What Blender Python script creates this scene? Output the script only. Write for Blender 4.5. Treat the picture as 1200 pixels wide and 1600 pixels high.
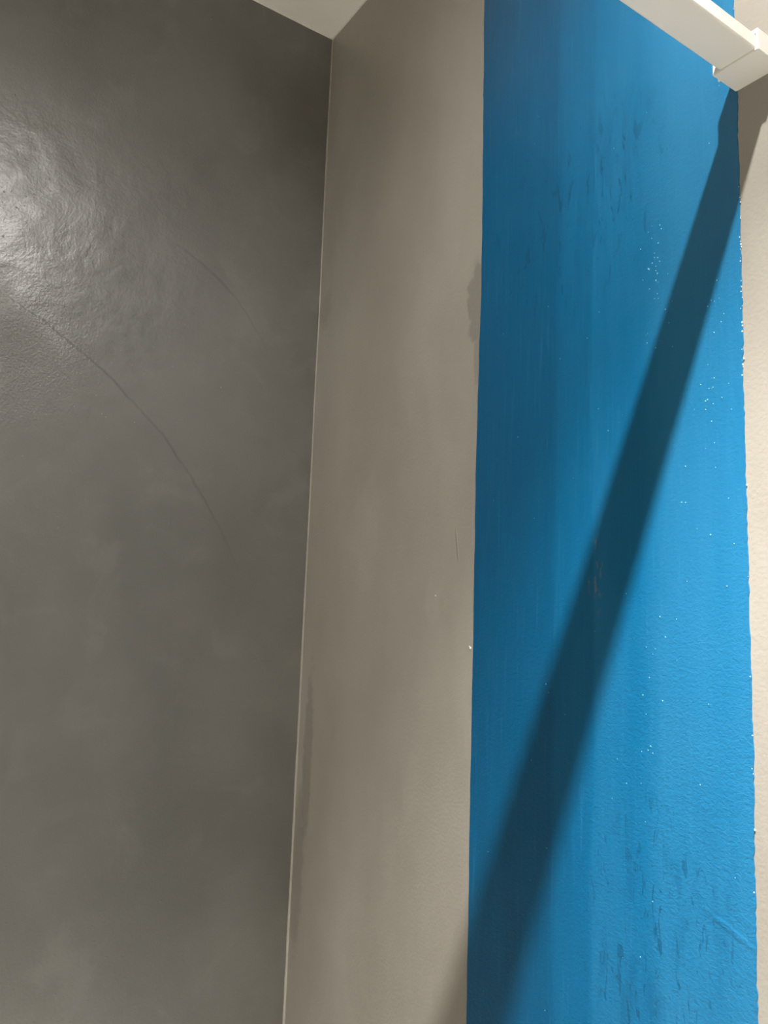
import bpy, bmesh, math, random
from mathutils import Vector, Matrix, noise
random.seed(7)
S = bpy.context.scene
C = S.collection
for o in list(bpy.data.objects): bpy.data.objects.remove(o)

# ------------------------------------------------------------------ camera
PITCH, ROLL, YAW, FPX = 0.12993657, 0.03686001, 2.55464417, 1219.1
CAM = Vector((1.3473, -0.72, 1.5))
F = Vector((math.cos(YAW)*math.cos(PITCH), math.sin(YAW)*math.cos(PITCH), math.sin(PITCH)))
R0 = F.cross(Vector((0, 0, 1))).normalized(); U0 = R0.cross(F)
R = R0*math.cos(ROLL) + U0*math.sin(ROLL); U = U0*math.cos(ROLL) - R0*math.sin(ROLL)
cd = bpy.data.cameras.new('camera'); cam = bpy.data.objects.new('camera', cd); C.objects.link(cam)
cd.sensor_fit = 'VERTICAL'; cd.sensor_height = 36.0; cd.lens = FPX/1600*36.0; cd.clip_start = 0.01
m = Matrix.Identity(4)
for i in range(3):
    m[i][0], m[i][1], m[i][2], m[i][3] = R[i], U[i], -F[i], CAM[i]
cam.matrix_world = m
S.camera = cam

# ------------------------------------------------------------------ world, exposure (the room is closed: its lamp and the added fill downlights are in the downlight builder)
w = bpy.data.worlds.new('world'); S.world = w; w.use_nodes = True
w.node_tree.nodes['Background'].inputs[0].default_value = (1, .93, .82, 1)
w.node_tree.nodes['Background'].inputs[1].default_value = 0.0
S.view_settings.view_transform = 'Standard'; S.view_settings.look = 'None'
S.view_settings.gamma = 1.0; S.view_settings.use_curve_mapping = False
S.view_settings.exposure = 0.0
LAMP = (1.174, -0.54, 2.69)
LAMP_COLOUR = (1.0, 0.962, 0.915)
BEAM_W, GLOW_W, BOUNCE_W = 462.0, 71.0, 115.0
CEIL = 2.7106
XMAX, YMIN = 3.6, -3.4

# ------------------------------------------------------------------ helpers
def link(name, bm, mat, parent=None, smooth=False):
    me = bpy.data.meshes.new(name); bm.normal_update(); bm.to_mesh(me); bm.free()
    if mat: me.materials.append(mat)
    if smooth:
        for p in me.polygons: p.use_smooth = True
    o = bpy.data.objects.new(name, me); C.objects.link(o)
    if parent: o.parent = parent
    return o
def box(bm, x0, x1, y0, y1, z0, z1, bevel=0.0, seg=2):
    b = bmesh.new()
    bmesh.ops.create_cube(b, size=1)
    for v in b.verts:
        v.co = Vector(((x0+x1)/2+v.co.x*(x1-x0), (y0+y1)/2+v.co.y*(y1-y0), (z0+z1)/2+v.co.z*(z1-z0)))
    if bevel: bmesh.ops.bevel(b, geom=b.edges[:], offset=bevel, segments=seg, affect='EDGES', profile=.5)
    t = bpy.data.meshes.new('t'); b.to_mesh(t); b.free(); bm.from_mesh(t); bpy.data.meshes.remove(t)
def struct(o, label=None, cat=None):
    o['kind'] = 'structure'
    if label: o['label'] = label
    if cat: o['category'] = cat
    return o

class NT:
    """small wrapper for building procedural materials"""
    def __init__(s, name):
        s.m = bpy.data.materials.new(name); s.m.use_nodes = True
        s.t = s.m.node_tree; s.b = s.t.nodes['Principled BSDF']
        tc = s.t.nodes.new('ShaderNodeTexCoord'); s.co = tc.outputs['Object']
    def n(s, typ, ins=None, **props):
        nd = s.t.nodes.new(typ)
        for k, v in props.items(): setattr(nd, k, v)
        for k, v in (ins or {}).items():
            if isinstance(v, bpy.types.NodeSocket): s.t.links.new(v, nd.inputs[k])
            else: nd.inputs[k].default_value = v
        return nd
    def math(s, op, a, b=0.0, c=0.0, clamp=False):
        return s.n('ShaderNodeMath', {0: a, 1: b, 2: c}, operation=op, use_clamp=clamp).outputs[0]
    def mapping(s, scale=(1, 1, 1), loc=(0, 0, 0), rot=(0, 0, 0), src=None):
        return s.n('ShaderNodeMapping', {'Vector': src or s.co, 'Scale': scale, 'Location': loc, 'Rotation': rot}).outputs[0]
    def noise(s, scale, detail=3, rough=.5, vec=None, dist=0.0):
        return s.n('ShaderNodeTexNoise', {'Vector': vec or s.co, 'Scale': scale, 'Detail': detail, 'Roughness': rough, 'Distortion': dist}).outputs[0]
    def ramp(s, v, a, b, lo=0.0, hi=1.0, smooth=True):
        return s.n('ShaderNodeMapRange', {'Value': v, 'From Min': a, 'From Max': b, 'To Min': lo, 'To Max': hi},
                   interpolation_type='SMOOTHSTEP' if smooth else 'LINEAR').outputs[0]
    def mix(s, f, a, b, blend='MIX'):
        nd = s.n('ShaderNodeMix', data_type='RGBA', blend_type=blend)
        for k, v in ((0, f), (6, a), (7, b)):
            if isinstance(v, bpy.types.NodeSocket): s.t.links.new(v, nd.inputs[k])
            else: nd.inputs[k].default_value = (*v, 1) if isinstance(v, tuple) and len(v) == 3 else v
        return nd.outputs[2]
    def patch(s, cx, cz, rx, rz, wob=.5, ws=30, edge=.35, axis='X', rot=0.0):
        """a stain with a shape of its own: noisy ellipse on the wall"""
        loc = (cx, 0, cz) if axis == 'X' else (0, cx, cz)
        d = s.n('ShaderNodeVectorMath', {0: s.co, 1: loc}, operation='SUBTRACT').outputs[0]
        if rot:
            d = s.n('ShaderNodeVectorRotate', {'Vector': d, 'Angle': rot, 'Axis': (0, 1, 0) if axis == 'X' else (1, 0, 0)}).outputs[0]
        sc = (1/rx, 0, 1/rz) if axis == 'X' else (0, 1/rx, 1/rz)
        d = s.n('ShaderNodeVectorMath', {0: d, 1: sc}, operation='MULTIPLY').outputs[0]
        l = s.n('ShaderNodeVectorMath', {0: d}, operation='LENGTH').outputs[1]
        nz = s.noise(ws, 4, .6)
        l = s.math('ADD', l, s.math('MULTIPLY', s.math('SUBTRACT', nz, .5), wob*2))
        return s.ramp(l, 1.0+edge, 1.0-edge)
    def bump(s, h, strength, dist, normal=None):
        ins = {'Height': h, 'Strength': strength, 'Distance': dist}
        if normal: ins['Normal'] = normal
        return s.n('ShaderNodeBump', ins).outputs[0]
    def out(s, col=None, rough=None, normal=None, spec=.5):
        b = s.b
        for k, v in (('Base Color', col), ('Roughness', rough), ('Normal', normal)):
            if v is None: continue
            if isinstance(v, bpy.types.NodeSocket): s.t.links.new(v, b.inputs[k])
            else: b.inputs[k].default_value = (*v, 1) if isinstance(v, tuple) and len(v) == 3 else v
        b.inputs['Specular IOR Level'].default_value = spec
        return s.m

# ------------------------------------------------------------------ materials
def mat_grey():
    k = NT('grey_paint')
    cloud = k.noise(3.2, 4, .55, k.mapping((1, 1, .55)))
    fine = k.noise(38, 3, .6, k.mapping((1, 1, .25)))
    col = k.mix(k.ramp(cloud, .35, .68), (.345, .323, .280), (.412, .389, .343))
    col = k.mix(k.math('MULTIPLY', k.ramp(fine, .5, .75), .10), col, (.45, .42, .37))
    # dried damp stain against the blue edge, dark run beside the inner corner, pale filler smudges
    st = k.patch(.490, 1.970, .017, .060, .8, 42, .16)
    st2 = k.patch(.497, 1.88, .008, .045, .6, 60, .2)
    ru = k.patch(.040, 1.24, .016, .15, .8, 34, .25)
    ru2 = k.patch(.020, 1.02, .020, .13, .7, 30, .3)
    up = k.patch(.028, 2.10, .022, .03, .6, 40, .5)
    for mk, c, f in ((st, (.235, .225, .20), .75), (st2, (.24, .225, .20), .6), (ru, (.21, .19, .16), .45), (ru2, (.23, .205, .175), .5), (up, (.24, .22, .19), .4)):
        col = k.mix(k.math('MULTIPLY', mk, f), col, c)
    sm = k.patch(.200, 1.64, .045, .085, .9, 26, .5)
    sm2 = k.patch(.405, 1.52, .018, .035, .9, 50, .4)
    sm3 = k.patch(.16, .98, .06, .12, .7, 14, .6)
    for mk, f in ((sm, .32), (sm2, .35), (sm3, .25)):
        col = k.mix(k.math('MULTIPLY', mk, f), col, (.47, .45, .40))
    peel = k.noise(210, 2, .5); wav = k.noise(14, 3, .5, k.mapping((1, 1, .4)))
    nr = k.bump(wav, .5, .004); nr = k.bump(peel, .28, .0011, nr)
    sc = k.patch(.461, 1.605, .0018, .022, .5, 60, .3, rot=.18)
    nr = k.bump(sc, .6, .001, nr)
    ro = k.ramp(k.noise(7, 4, .6), .3, .7, .30, .40)
    return k.out(col, ro, nr, .5)

def mat_blue():
    k = NT('blue_paint')
    sx = k.n('ShaderNodeSeparateXYZ', {0: k.co}).outputs[0]
    xw = k.math('ADD', sx, k.math('MULTIPLY', k.math('SUBTRACT', k.noise(6, 4, .6, k.mapping((1, 1, .35))), .5), .05))
    brush = k.noise(20, 4, .6, k.mapping((1, 1, .07)))           # vertical roller and brush lanes
    cloud = k.noise(5, 4, .55, k.mapping((1, 1, .5)))
    hair = k.noise(300, 3, .6, k.mapping((1, 1, .03)))           # fine bristle lines
    deep, mid, pale = (.0007, .100, .232), (.0022, .142, .318), (.020, .196, .395)
    # overlapping coats: each lane starts at a fairly crisp upright edge
    l1 = k.ramp(xw, .646, .668); l2 = k.ramp(k.math('ADD', xw, k.math('MULTIPLY', brush, .015)), .722, .730); l3 = k.ramp(xw, .775, .84)
    lane = k.math('ADD', k.math('MULTIPLY', l1, .34), k.math('ADD', k.math('MULTIPLY', l2, .24), k.math('MULTIPLY', l3, .30)))
    lane = k.math('ADD', lane, k.math('MULTIPLY', k.math('SUBTRACT', brush, .5), .55))
    lane = k.math('ADD', lane, k.math('MULTIPLY', k.math('SUBTRACT', cloud, .5), .5), clamp=True)
    col = k.mix(k.ramp(lane, .0, .48, smooth=False), deep, mid)
    col = k.mix(k.ramp(lane, .48, 1.0, smooth=False), col, pale)
    col = k.mix(k.math('MULTIPLY', k.ramp(hair, .55, .75), .16), col, (.05, .25, .44))
    # streaky thin coat near the top, trowel drags near the bottom, both in the deeper blue
    z1 = k.patch(.67, 2.03, .13, .12, .8, 16, .7); z2 = k.patch(.79, 1.16, .09, .14, .8, 18, .7)
    tex = k.noise(95, 4, .62, k.mapping((1, 1, .24), (0, 0, 0), (0, .10, 0)), 1.1)
    mark = k.ramp(tex, .575, .635)
    wash = k.ramp(k.noise(34, 3, .6, k.mapping((1, 1, .2), (2, 0, 0)), .6), .50, .60)
    both = k.math('ADD', z1, z2, clamp=True)
    col = k.mix(k.math('MULTIPLY', k.math('MULTIPLY', both, wash), .38), col, deep)
    col = k.mix(k.math('MULTIPLY', k.math('MULTIPLY', both, mark), .62), col, (.0005, .066, .150))
    # scuff of bare plaster in the middle
    sc = k.math('MULTIPLY', k.patch(.722, 1.555, .014, .04, .9, 70, .3), k.ramp(k.noise(170, 3, .6, k.mapping((1, 1, .3))), .56, .62))
    col = k.mix(k.math('MULTIPLY', sc, .45), col, (.26, .20, .16))
    # low rough area on the lower right, smoother bristle-lined paint above
    sz = k.n('ShaderNodeSeparateXYZ', {0: k.co}).outputs[2]
    low = k.ramp(sz, 1.65, 1.35, .35, 1.0)
    peel = k.noise(190, 3, .6, k.mapping((1, 1, 1.5)), .7)
    str_ = k.noise(120, 4, .6, k.mapping((1, 1, .06)))
    smear = k.noise(42, 5, .65, k.mapping((1, 1, .22)), 1.0)
    nr = k.bump(smear, .22, .0030)
    nr = k.bump(str_, .34, .0013, nr)
    nr = k.bump(k.math('MULTIPLY', peel, low), .55, .0014, nr)
    nr = k.bump(k.math('MULTIPLY', both, mark), .22, -.0010, nr)
    cr = k.patch(.886, 1.215, .0030, .024, .8, 55, .6, rot=1.2)                # short crease near the right edge
    nr = k.bump(cr, .35, .0011, nr)
    ro = k.ramp(k.noise(11, 3, .6), .3, .7, .31, .42)
    return k.out(col, ro, nr, .5)

def arc_mask(k, cy, cz, r, a0, a1, wid):
    """fine trowel ridge: ring of radius r on the wall between two angles, returns (ridge, inside)"""
    d = k.n('ShaderNodeVectorMath', {0: k.co, 1: (0, cy, cz)}, operation='SUBTRACT').outputs[0]
    d = k.n('ShaderNodeVectorMath', {0: d, 1: (0, 1, 1)}, operation='MULTIPLY').outputs[0]
    l = k.n('ShaderNodeVectorMath', {0: d}, operation='LENGTH').outputs[1]
    l = k.math('ADD', l, k.math('MULTIPLY', k.math('SUBTRACT', k.noise(18, 3, .6), .5), .012))
    e = k.math('ABSOLUTE', k.math('SUBTRACT', l, r))
    sx = k.n('ShaderNodeSeparateXYZ', {0: d})
    a = k.math('ARCTAN2', sx.outputs[2], sx.outputs[1])
    seg = k.math('MULTIPLY', k.ramp(a, a0, a0+.08), k.ramp(a, a1, a1-.08))
    ridge = k.math('MULTIPLY', k.ramp(e, wid, 0.0), seg)
    soft = k.math('MULTIPLY', k.ramp(a, a0, a0+.35), k.ramp(a, a1, a1-.35))
    inside = k.math('MULTIPLY', k.math('MULTIPLY', k.ramp(l, r+.0035, r-.0035), k.ramp(l, r-.085, r-.010)), soft)
    return ridge, inside

def mat_dark():
    k = NT('dark_plaster')
    cloud = k.noise(2.6, 5, .55); patchy = k.noise(9, 5, .6, dist=.6)
    col = k.mix(k.ramp(cloud, .34, .68), (.094, .092, .080), (.140, .133, .119))
    col = k.mix(k.math('MULTIPLY', k.ramp(patchy, .52, .68), .30), col, (.185, .178, .162))
    r1, in1 = arc_mask(k, -.926, 1.193, .870, .40, 1.75, .0028)
    r2, in2 = arc_mask(k, -.412, 1.826, .347, .45, 1.35, .0024)
    rim = k.math('MULTIPLY', r1, .20); rim = k.math('MAXIMUM', rim, k.math('MULTIPLY', r2, .16))
    col = k.mix(rim, col, (.07, .068, .06))
    trow = k.patch(-.53, 2.10, .21, .17, .9, 13, .6, axis='Y')       # scraped area with uneven skim
    coarse = k.patch(-.60, 1.90, .15, .10, .5, 12, .6, axis='Y')     # gritty, unsanded area under the arc
    big = k.math('ADD', k.noise(15, 5, .6, dist=.5), k.math('MULTIPLY', k.ramp(k.noise(11, 4, .6, k.mapping((1, 1, 1.4), (0, 4, 2)), 1.2), .44, .60), .10))
    grit = k.noise(240, 3, .6); specks = k.ramp(k.noise(150, 2, .5), .68, .76)
    nr = k.bump(k.noise(5, 3, .5), .35, .012)
    nr = k.bump(k.math('MULTIPLY', big, k.math('ADD', trow, .16)), .5, .0030, nr)
    nr = k.bump(in1, .6, .0022, nr)
    nr = k.bump(in2, .4, .0014, nr)
    nr = k.bump(k.math('MULTIPLY', grit, k.math('ADD', coarse, .22)), .7, .0016, nr)
    nr = k.bump(specks, .35, .0012, nr)
    ro = k.math('ADD', k.ramp(k.noise(8, 5, .65, dist=.8), .32, .66, .35, .47), k.math('MULTIPLY', coarse, .05))
    ro = k.math('SUBTRACT', ro, k.math('MULTIPLY', trow, .06))
    m_ = k.out(col, k.math('ADD', ro, .14), nr, .9)
    b = k.b; b.inputs['Coat Weight'].default_value = .7; k.t.links.new(k.math('MAXIMUM', k.math('SUBTRACT', ro, .07), .29), b.inputs['Coat Roughness']); k.t.links.new(nr, b.inputs['Coat Normal'])
    return m_

def mat_plain(name, c, rough, bump=.2, scale=160, var=.06):
    k = NT(name)
    cl = k.noise(4, 3, .5)
    col = k.mix(k.ramp(cl, .3, .7), tuple(x*(1-var) for x in c), tuple(min(1, x*(1+var*.5)) for x in c))
    nr = k.bump(k.noise(scale, 2, .5), bump, .0008)
    return k.out(col, rough, nr, .5)

GREY, BLUE, DARK = mat_grey(), mat_blue(), mat_dark()
WHITE = mat_plain('ceiling_white', (.95, .925, .86), .6)
PVC = mat_plain('white_plastic', (.92, .905, .86), .38, .05, 90, .02)
CAULK = mat_plain('grey_caulk', (.39, .37, .325), .30, .5, 300, .12)
MATT_WHITE = mat_plain('matt_white', (.86, .84, .79), .5, .3, 200, .04)
PALE = mat_plain('taupe_wall_paint', (.30, .285, .255), .5)
LIGHT = mat_plain('light_wall_paint', (.50, .48, .435), .5)
TILE = mat_plain('floor_screed', (.80, .765, .69), .5)

# ------------------------------------------------------------------ the room
def slab(name, x0, x1, y0, y1, z0, z1, mat, label, cat):
    bm = bmesh.new(); box(bm, x0, x1, y0, y1, z0, z1)
    return struct(link(name, bm, mat), label, cat)
T = .10
wall_left = slab('wall_left', -T, 0, YMIN-T, 0, 0, CEIL, DARK, 'dark grey skimmed plaster wall left of the inner corner', 'wall')
wall_back = slab('wall_back', -T, XMAX+T, 0, T, 0, CEIL, GREY, 'taupe grey painted wall carrying the broad blue stripe', 'wall')
slab('wall_right', XMAX, XMAX+T, YMIN-T, 0, 0, CEIL, LIGHT, 'light painted wall behind the viewer on the right', 'wall')
slab('wall_front', 0, XMAX, YMIN-T, YMIN, 0, CEIL, PALE, 'taupe painted wall opposite the blue stripe', 'wall')
slab('floor', -T, XMAX+T, YMIN-T, T, -T, 0, TILE, 'pale screed floor of the small room', 'floor')
slab('ceiling', -T, XMAX+T, YMIN-T, T, CEIL, CEIL+T, WHITE, 'flat cream white ceiling above the dark corner', 'ceiling')

# blue stripe: a coat with a slightly raised, hand-cut edge
def edge_x(z, pts):
    for (z0, x0), (z1, x1) in zip(pts, pts[1:]):
        if z <= z1 or (z1, x1) == pts[-1]:
            t = (z-z0)/(z1-z0); return x0 + (x1-x0)*max(0, min(1, t))
LB = [(0, .507), (.972, .5052), (1.469, .5022), (1.742, .5005), (2.003, .5038), (2.136, .5022), (2.459, .4962), (CEIL, .494)]
RB = [(0, .9115), (1.143, .9105), (1.398, .9122), (1.677, .911), (1.942, .9122), (2.058, .9118), (2.171, .9108), (CEIL, .910)]
def build_stripe():
    bm = bmesh.new(); rows = []
    N = 560; th = .0012
    for i in range(N+1):
        z = CEIL*i/N
        jl = noise.noise((1.7, 0, z*22))*.0012 + noise.noise((5.1, 0, z*120))*.0004
        jr = noise.noise((9.3, 0, z*30))*.0012 + noise.noise((2.2, 0, z*190))*.0011
        xl, xr = edge_x(z, LB)+jl, edge_x(z, RB)+jr
        rows.append([bm.verts.new(v) for v in ((xl, .0002, z), (xl+.0002, -th, z), (xr-.0003, -th, z), (xr, .0002, z))])
    for a, b in zip(rows, rows[1:]):
        for j in range(3): bm.faces.new((a[j], a[j+1], b[j+1], b[j]))
    o = link('paint_stripe', bm, BLUE, wall_back)
    o['label'] = 'glossy blue paint stripe with streaky brush marks'
    return o
build_stripe()

# crumbs of white plaster along the right edge of the stripe: too many and small to count
def build_flecks():
    bm = bmesh.new()
    for i in range(46):
        z = random.uniform(1.0, 2.4) if i < 20 else random.gauss(1.85, .08)
        x = edge_x(z, RB)+random.uniform(-.0012, .0014); r = random.uniform(.0004, .0009)
        ret = bmesh.ops.create_icosphere(bm, subdivisions=1, radius=r)
        for v in ret['verts']: v.co = Vector((x+v.co.x*.9, -.001+v.co.y*.8, z+v.co.z*random.uniform(1.0, 1.8)))
    for (x, z, r) in ((.496, 1.457, .0020), (.494, 1.459, .0012), (.413, 1.530, .0011)):
        ret = bmesh.ops.create_icosphere(bm, subdivisions=2, radius=r)
        for v in ret['verts']: v.co = Vector((x+v.co.x, v.co.y*.7, z+v.co.z))
    o = link('plaster_fleck', bm, MATT_WHITE, wall_back); o['kind'] = 'stuff'; o['label'] = 'tiny white plaster crumbs along the stripe edge'
build_flecks()

# hard little paint pimples and plaster grit, lamp glints put into their pale colour: too many and small to count
def specks(name, mat, parent, pts, label, axis):
    bm = bmesh.new()
    for a, z, r in pts:
        ret = bmesh.ops.create_icosphere(bm, subdivisions=2, radius=r)
        for v in ret['verts']:
            v.co = Vector((a+v.co.x, -.0011+v.co.y*.8, z+v.co.z*1.2)) if axis == 'X' else Vector((v.co.x*.8, a+v.co.y, z+v.co.z))
    o = link(name, bm, mat, parent, True); o['kind'] = 'stuff'; o['label'] = label
def gloss(name, c, r):
    k = NT(name); n_ = k.noise(500, 1); return k.out(c, k.ramp(n_, .3, .7, r, r+.08), None, .6)
rb, rd = random.Random(3), random.Random(5)
pb = [(rb.uniform(.53, .905), rb.uniform(.95, 2.2), rb.uniform(.0004, .0007)) for _ in range(50)]
for cx, cz, sx_, sz_, n_ in ((.808, 1.885, .010, .040, 34), (.884, 1.80, .008, .05, 16), (.868, 1.73, .008, .02, 10), (.80, 1.43, .012, .06, 14), (.87, 1.62, .02, .05, 8)):
    pb += [(rb.gauss(cx, sx_), rb.gauss(cz, sz_), rb.uniform(.0004, .0009)) for _ in range(n_)]
pb = [p for p in pb if .515 < p[0] < .905]
specks('glint_pimple', gloss('pale_blue_glint', (.22, .50, .66), .16), wall_back, pb, 'tiny blue paint pimples with glints put into their pale colour', 'X')
pd = [(-abs(rd.gauss(.56, .13)), rd.gauss(1.90, .07), rd.uniform(.0004, .0009)) for _ in range(170)]
pd += [(-abs(rd.gauss(.60, .07)), rd.gauss(2.07, .05), rd.uniform(.0004, .0010)) for _ in range(90)]
pd += [(-.198, 1.907, .0011), (-.351, 1.814, .0010), (-.267, 2.626, .0009), (-.30, 1.98, .0008), (-.46, 1.62, .0007)]
pd = [p for p in pd if p[0] < -.12]
specks('plaster_grit', gloss('grit_glint', (.42, .40, .36), .2), wall_left, pd, 'fine grit in the plaster skim, glitter put into its pale colour', 'Y')

def bead(name, fn, n, rfn, mat, label):
    """caulk bead along a corner: an uneven tube half sunk in the two walls"""
    bm = bmesh.new(); rings = []
    for i in range(n+1):
        t = i/n; p, a, b = fn(t); r = rfn(t)
        rings.append([bm.verts.new(p + a*(math.cos(q)*r) + b*(math.sin(q)*r)) for q in [j*math.tau/8 for j in range(8)]])
    for A, B in zip(rings, rings[1:]):
        for j in range(8): bm.faces.new((A[j], A[(j+1) % 8], B[(j+1) % 8], B[j]))
    bm.faces.new(rings[0][::-1]); bm.faces.new(rings[-1])
    bmesh.ops.recalc_face_normals(bm, faces=bm.faces[:])
    return struct(link(name, bm, mat, None, True), label, 'caulk')
X, Y, Z = Vector((1, 0, 0)), Vector((0, 1, 0)), Vector((0, 0, 1))
def corner_r(t):
    z = t*CEIL
    base = .0016 if z > 1.75 else .0016+(1.75-z)*.0016
    return base*(1+.30*noise.noise((0, 3, z*26))+.18*noise.noise((0, 7, z*110)))
def corner_p(t):
    z = t*CEIL
    return (Vector((.0006+.0010*noise.noise((4, 0, z*5)), -.0006-.0008*noise.noise((8, 0, z*4)), z)), X, Y)
bead('trim_1', corner_p, 420, corner_r, CAULK, 'thin pale caulk bead running down the inner wall corner')
bead('trim_2', lambda t: (Vector((.0004, (YMIN+.02)*t, CEIL-.0004)), X, Z), 160, lambda t: .0016*(1+.3*noise.noise((0, t*90, 2))), MATT_WHITE, 'thin white bead added as a bright edge between dark wall and ceiling')  # added beads draw the sharpening halo along the ceiling edge
bead('trim_3', lambda t: (Vector(((XMAX-.02)*t, -.0004, CEIL-.0004)), Y, Z), 160, lambda t: .0016*(1+.3*noise.noise((0, t*90, 6))), MATT_WHITE, 'thin white bead added as a bright edge between striped wall and ceiling')

# ------------------------------------------------------------------ white trunking that crosses the room and meets the striped wall in a sleeve
def build_trunking():
    root = bpy.data.objects.new('cable_trunking', None); C.objects.link(root); root.location = (0, 0, 0)
    root['label'] = 'white plastic trunking bar overhead meeting the blue striped wall in a sleeve'
    root['category'] = 'trunking'
    zb = 2.0633                                   # underside of the sleeve
    bm = bmesh.new(); box(bm, .9172, .9567, YMIN, -.0005, zb+.0022, zb+.0160, .0016, 3)
    link('channel', bm, PVC, root, False)
    # snap-on lid: a shallow cap a hair wider than the channel
    bm = bmesh.new(); box(bm, .91725, .95665, YMIN, -.0005, zb+.0142, zb+.0178, .0008, 2)
    link('lid', bm, PVC, root)
    # sleeve: open box around the bar, thick top, thin sides
    xo0, xo1, y0, y1 = .9102, .9598, -.0415, 0.0
    zt = zb+.0232; xi0, xi1 = .9178, .9575; zi0, zi1 = zb+.0032, zb+.0186
    bm = bmesh.new()
    def ring(y): return [[bm.verts.new((x, y, z)) for x, z in ((a, c), (b, c), (b, d), (a, d))] for a, b, c, d in ((xo0, xo1, zb, zt), (xi0, xi1, zi0, zi1))]
    fo, fi = ring(y0); bo, bi = ring(y1)
    for j in range(4):
        k = (j+1) % 4
        bm.faces.new((fo[j], fo[k], fi[k], fi[j])); bm.faces.new((bo[k], bo[j], bi[j], bi[k]))
        bm.faces.new((fo[k], fo[j], bo[j], bo[k])); bm.faces.new((fi[j], fi[k], bi[k], bi[j]))
    bmesh.ops.recalc_face_normals(bm, faces=bm.faces[:])
    bmesh.ops.bevel(bm, geom=bm.edges[:], offset=.0005, segments=2, affect='EDGES')
    s = link('sleeve', bm, PVC, root); s['label'] = 'thicker white end sleeve fixed to the wall'
    # moulding burr on the sleeve's lower left edge
    bm = bmesh.new(); ret = bmesh.ops.create_icosphere(bm, subdivisions=2, radius=.0012)
    for v in ret['verts']: v.co = Vector((xo0-.0003+v.co.x*.8, -.030+v.co.y*1.5, zb+v.co.z*.9))
    link('burr', bm, PVC, s, True)
build_trunking()

# ------------------------------------------------------------------ the room's lamp: a small recessed downlight in the ceiling, plus unseen ones added for bounce
def emis(name, col, st):
    k = NT(name); k.out((.9, .88, .8), .4)
    k.b.inputs['Emission Color'].default_value = (*col, 1); k.b.inputs['Emission Strength'].default_value = st
    return k.m
def build_downlight(x, y, lamps, label):
    root = bpy.data.objects.new('ceiling_downlight', None); C.objects.link(root); root.location = (x, y, CEIL)
    root['label'] = label; root['category'] = 'ceiling lamp'; root['group'] = 'downlights in the ceiling'
    def lathe(prof, name, mat, cap=False):
        bm = bmesh.new(); n = 40; rs = []
        for r, z in prof: rs.append([bm.verts.new((r*math.cos(i*math.tau/n), r*math.sin(i*math.tau/n), z)) for i in range(n)])
        for a, b in zip(rs, rs[1:]):
            for i in range(n): bm.faces.new((a[i], a[(i+1) % n], b[(i+1) % n], b[i]))
        if cap: bm.faces.new(rs[0])
        return link(name, bm, mat, root, True)
    lathe([(.046, 0), (.045, -.004), (.036, -.006), (.030, -.004), (.028, 0)], 'trim_ring', PVC)
    lathe([(.010, -.0015), (.020, -.0012), (.028, -.0002)], 'lens', LENS, True)
    for nm, power, size in lamps:
        ld = bpy.data.lights.new(nm, 'SPOT'); ld.energy = power; ld.color = LAMP_COLOUR
        ld.spot_size = math.radians(size); ld.spot_blend = 1.0; ld.shadow_soft_size = .014
        o = bpy.data.objects.new(nm, ld); C.objects.link(o); o.parent = root
        o.location = (0, 0, LAMP[2]-CEIL)
LENS = emis('lamp_lens', LAMP_COLOUR, 6.0)
build_downlight(LAMP[0], LAMP[1], (('spot_beam', BEAM_W, 79), ('spot_glow', GLOW_W, 172)), 'small white downlight in the ceiling nearest the blue stripe')
for x, y, lb in ((2.68, -.54, 'unseen downlight added for floor bounce near the striped wall, farther from the dark wall'),
                 (1.174, -2.3, 'unseen downlight added for floor bounce behind the viewer on the dark wall side'),
                 (2.68, -2.3, 'unseen downlight added for floor bounce in the far corner behind the viewer')):
    build_downlight(x, y, (('spot_beam', BOUNCE_W, 78),), lb)  # invented downlights out of view, added to strengthen the bounce off the floor
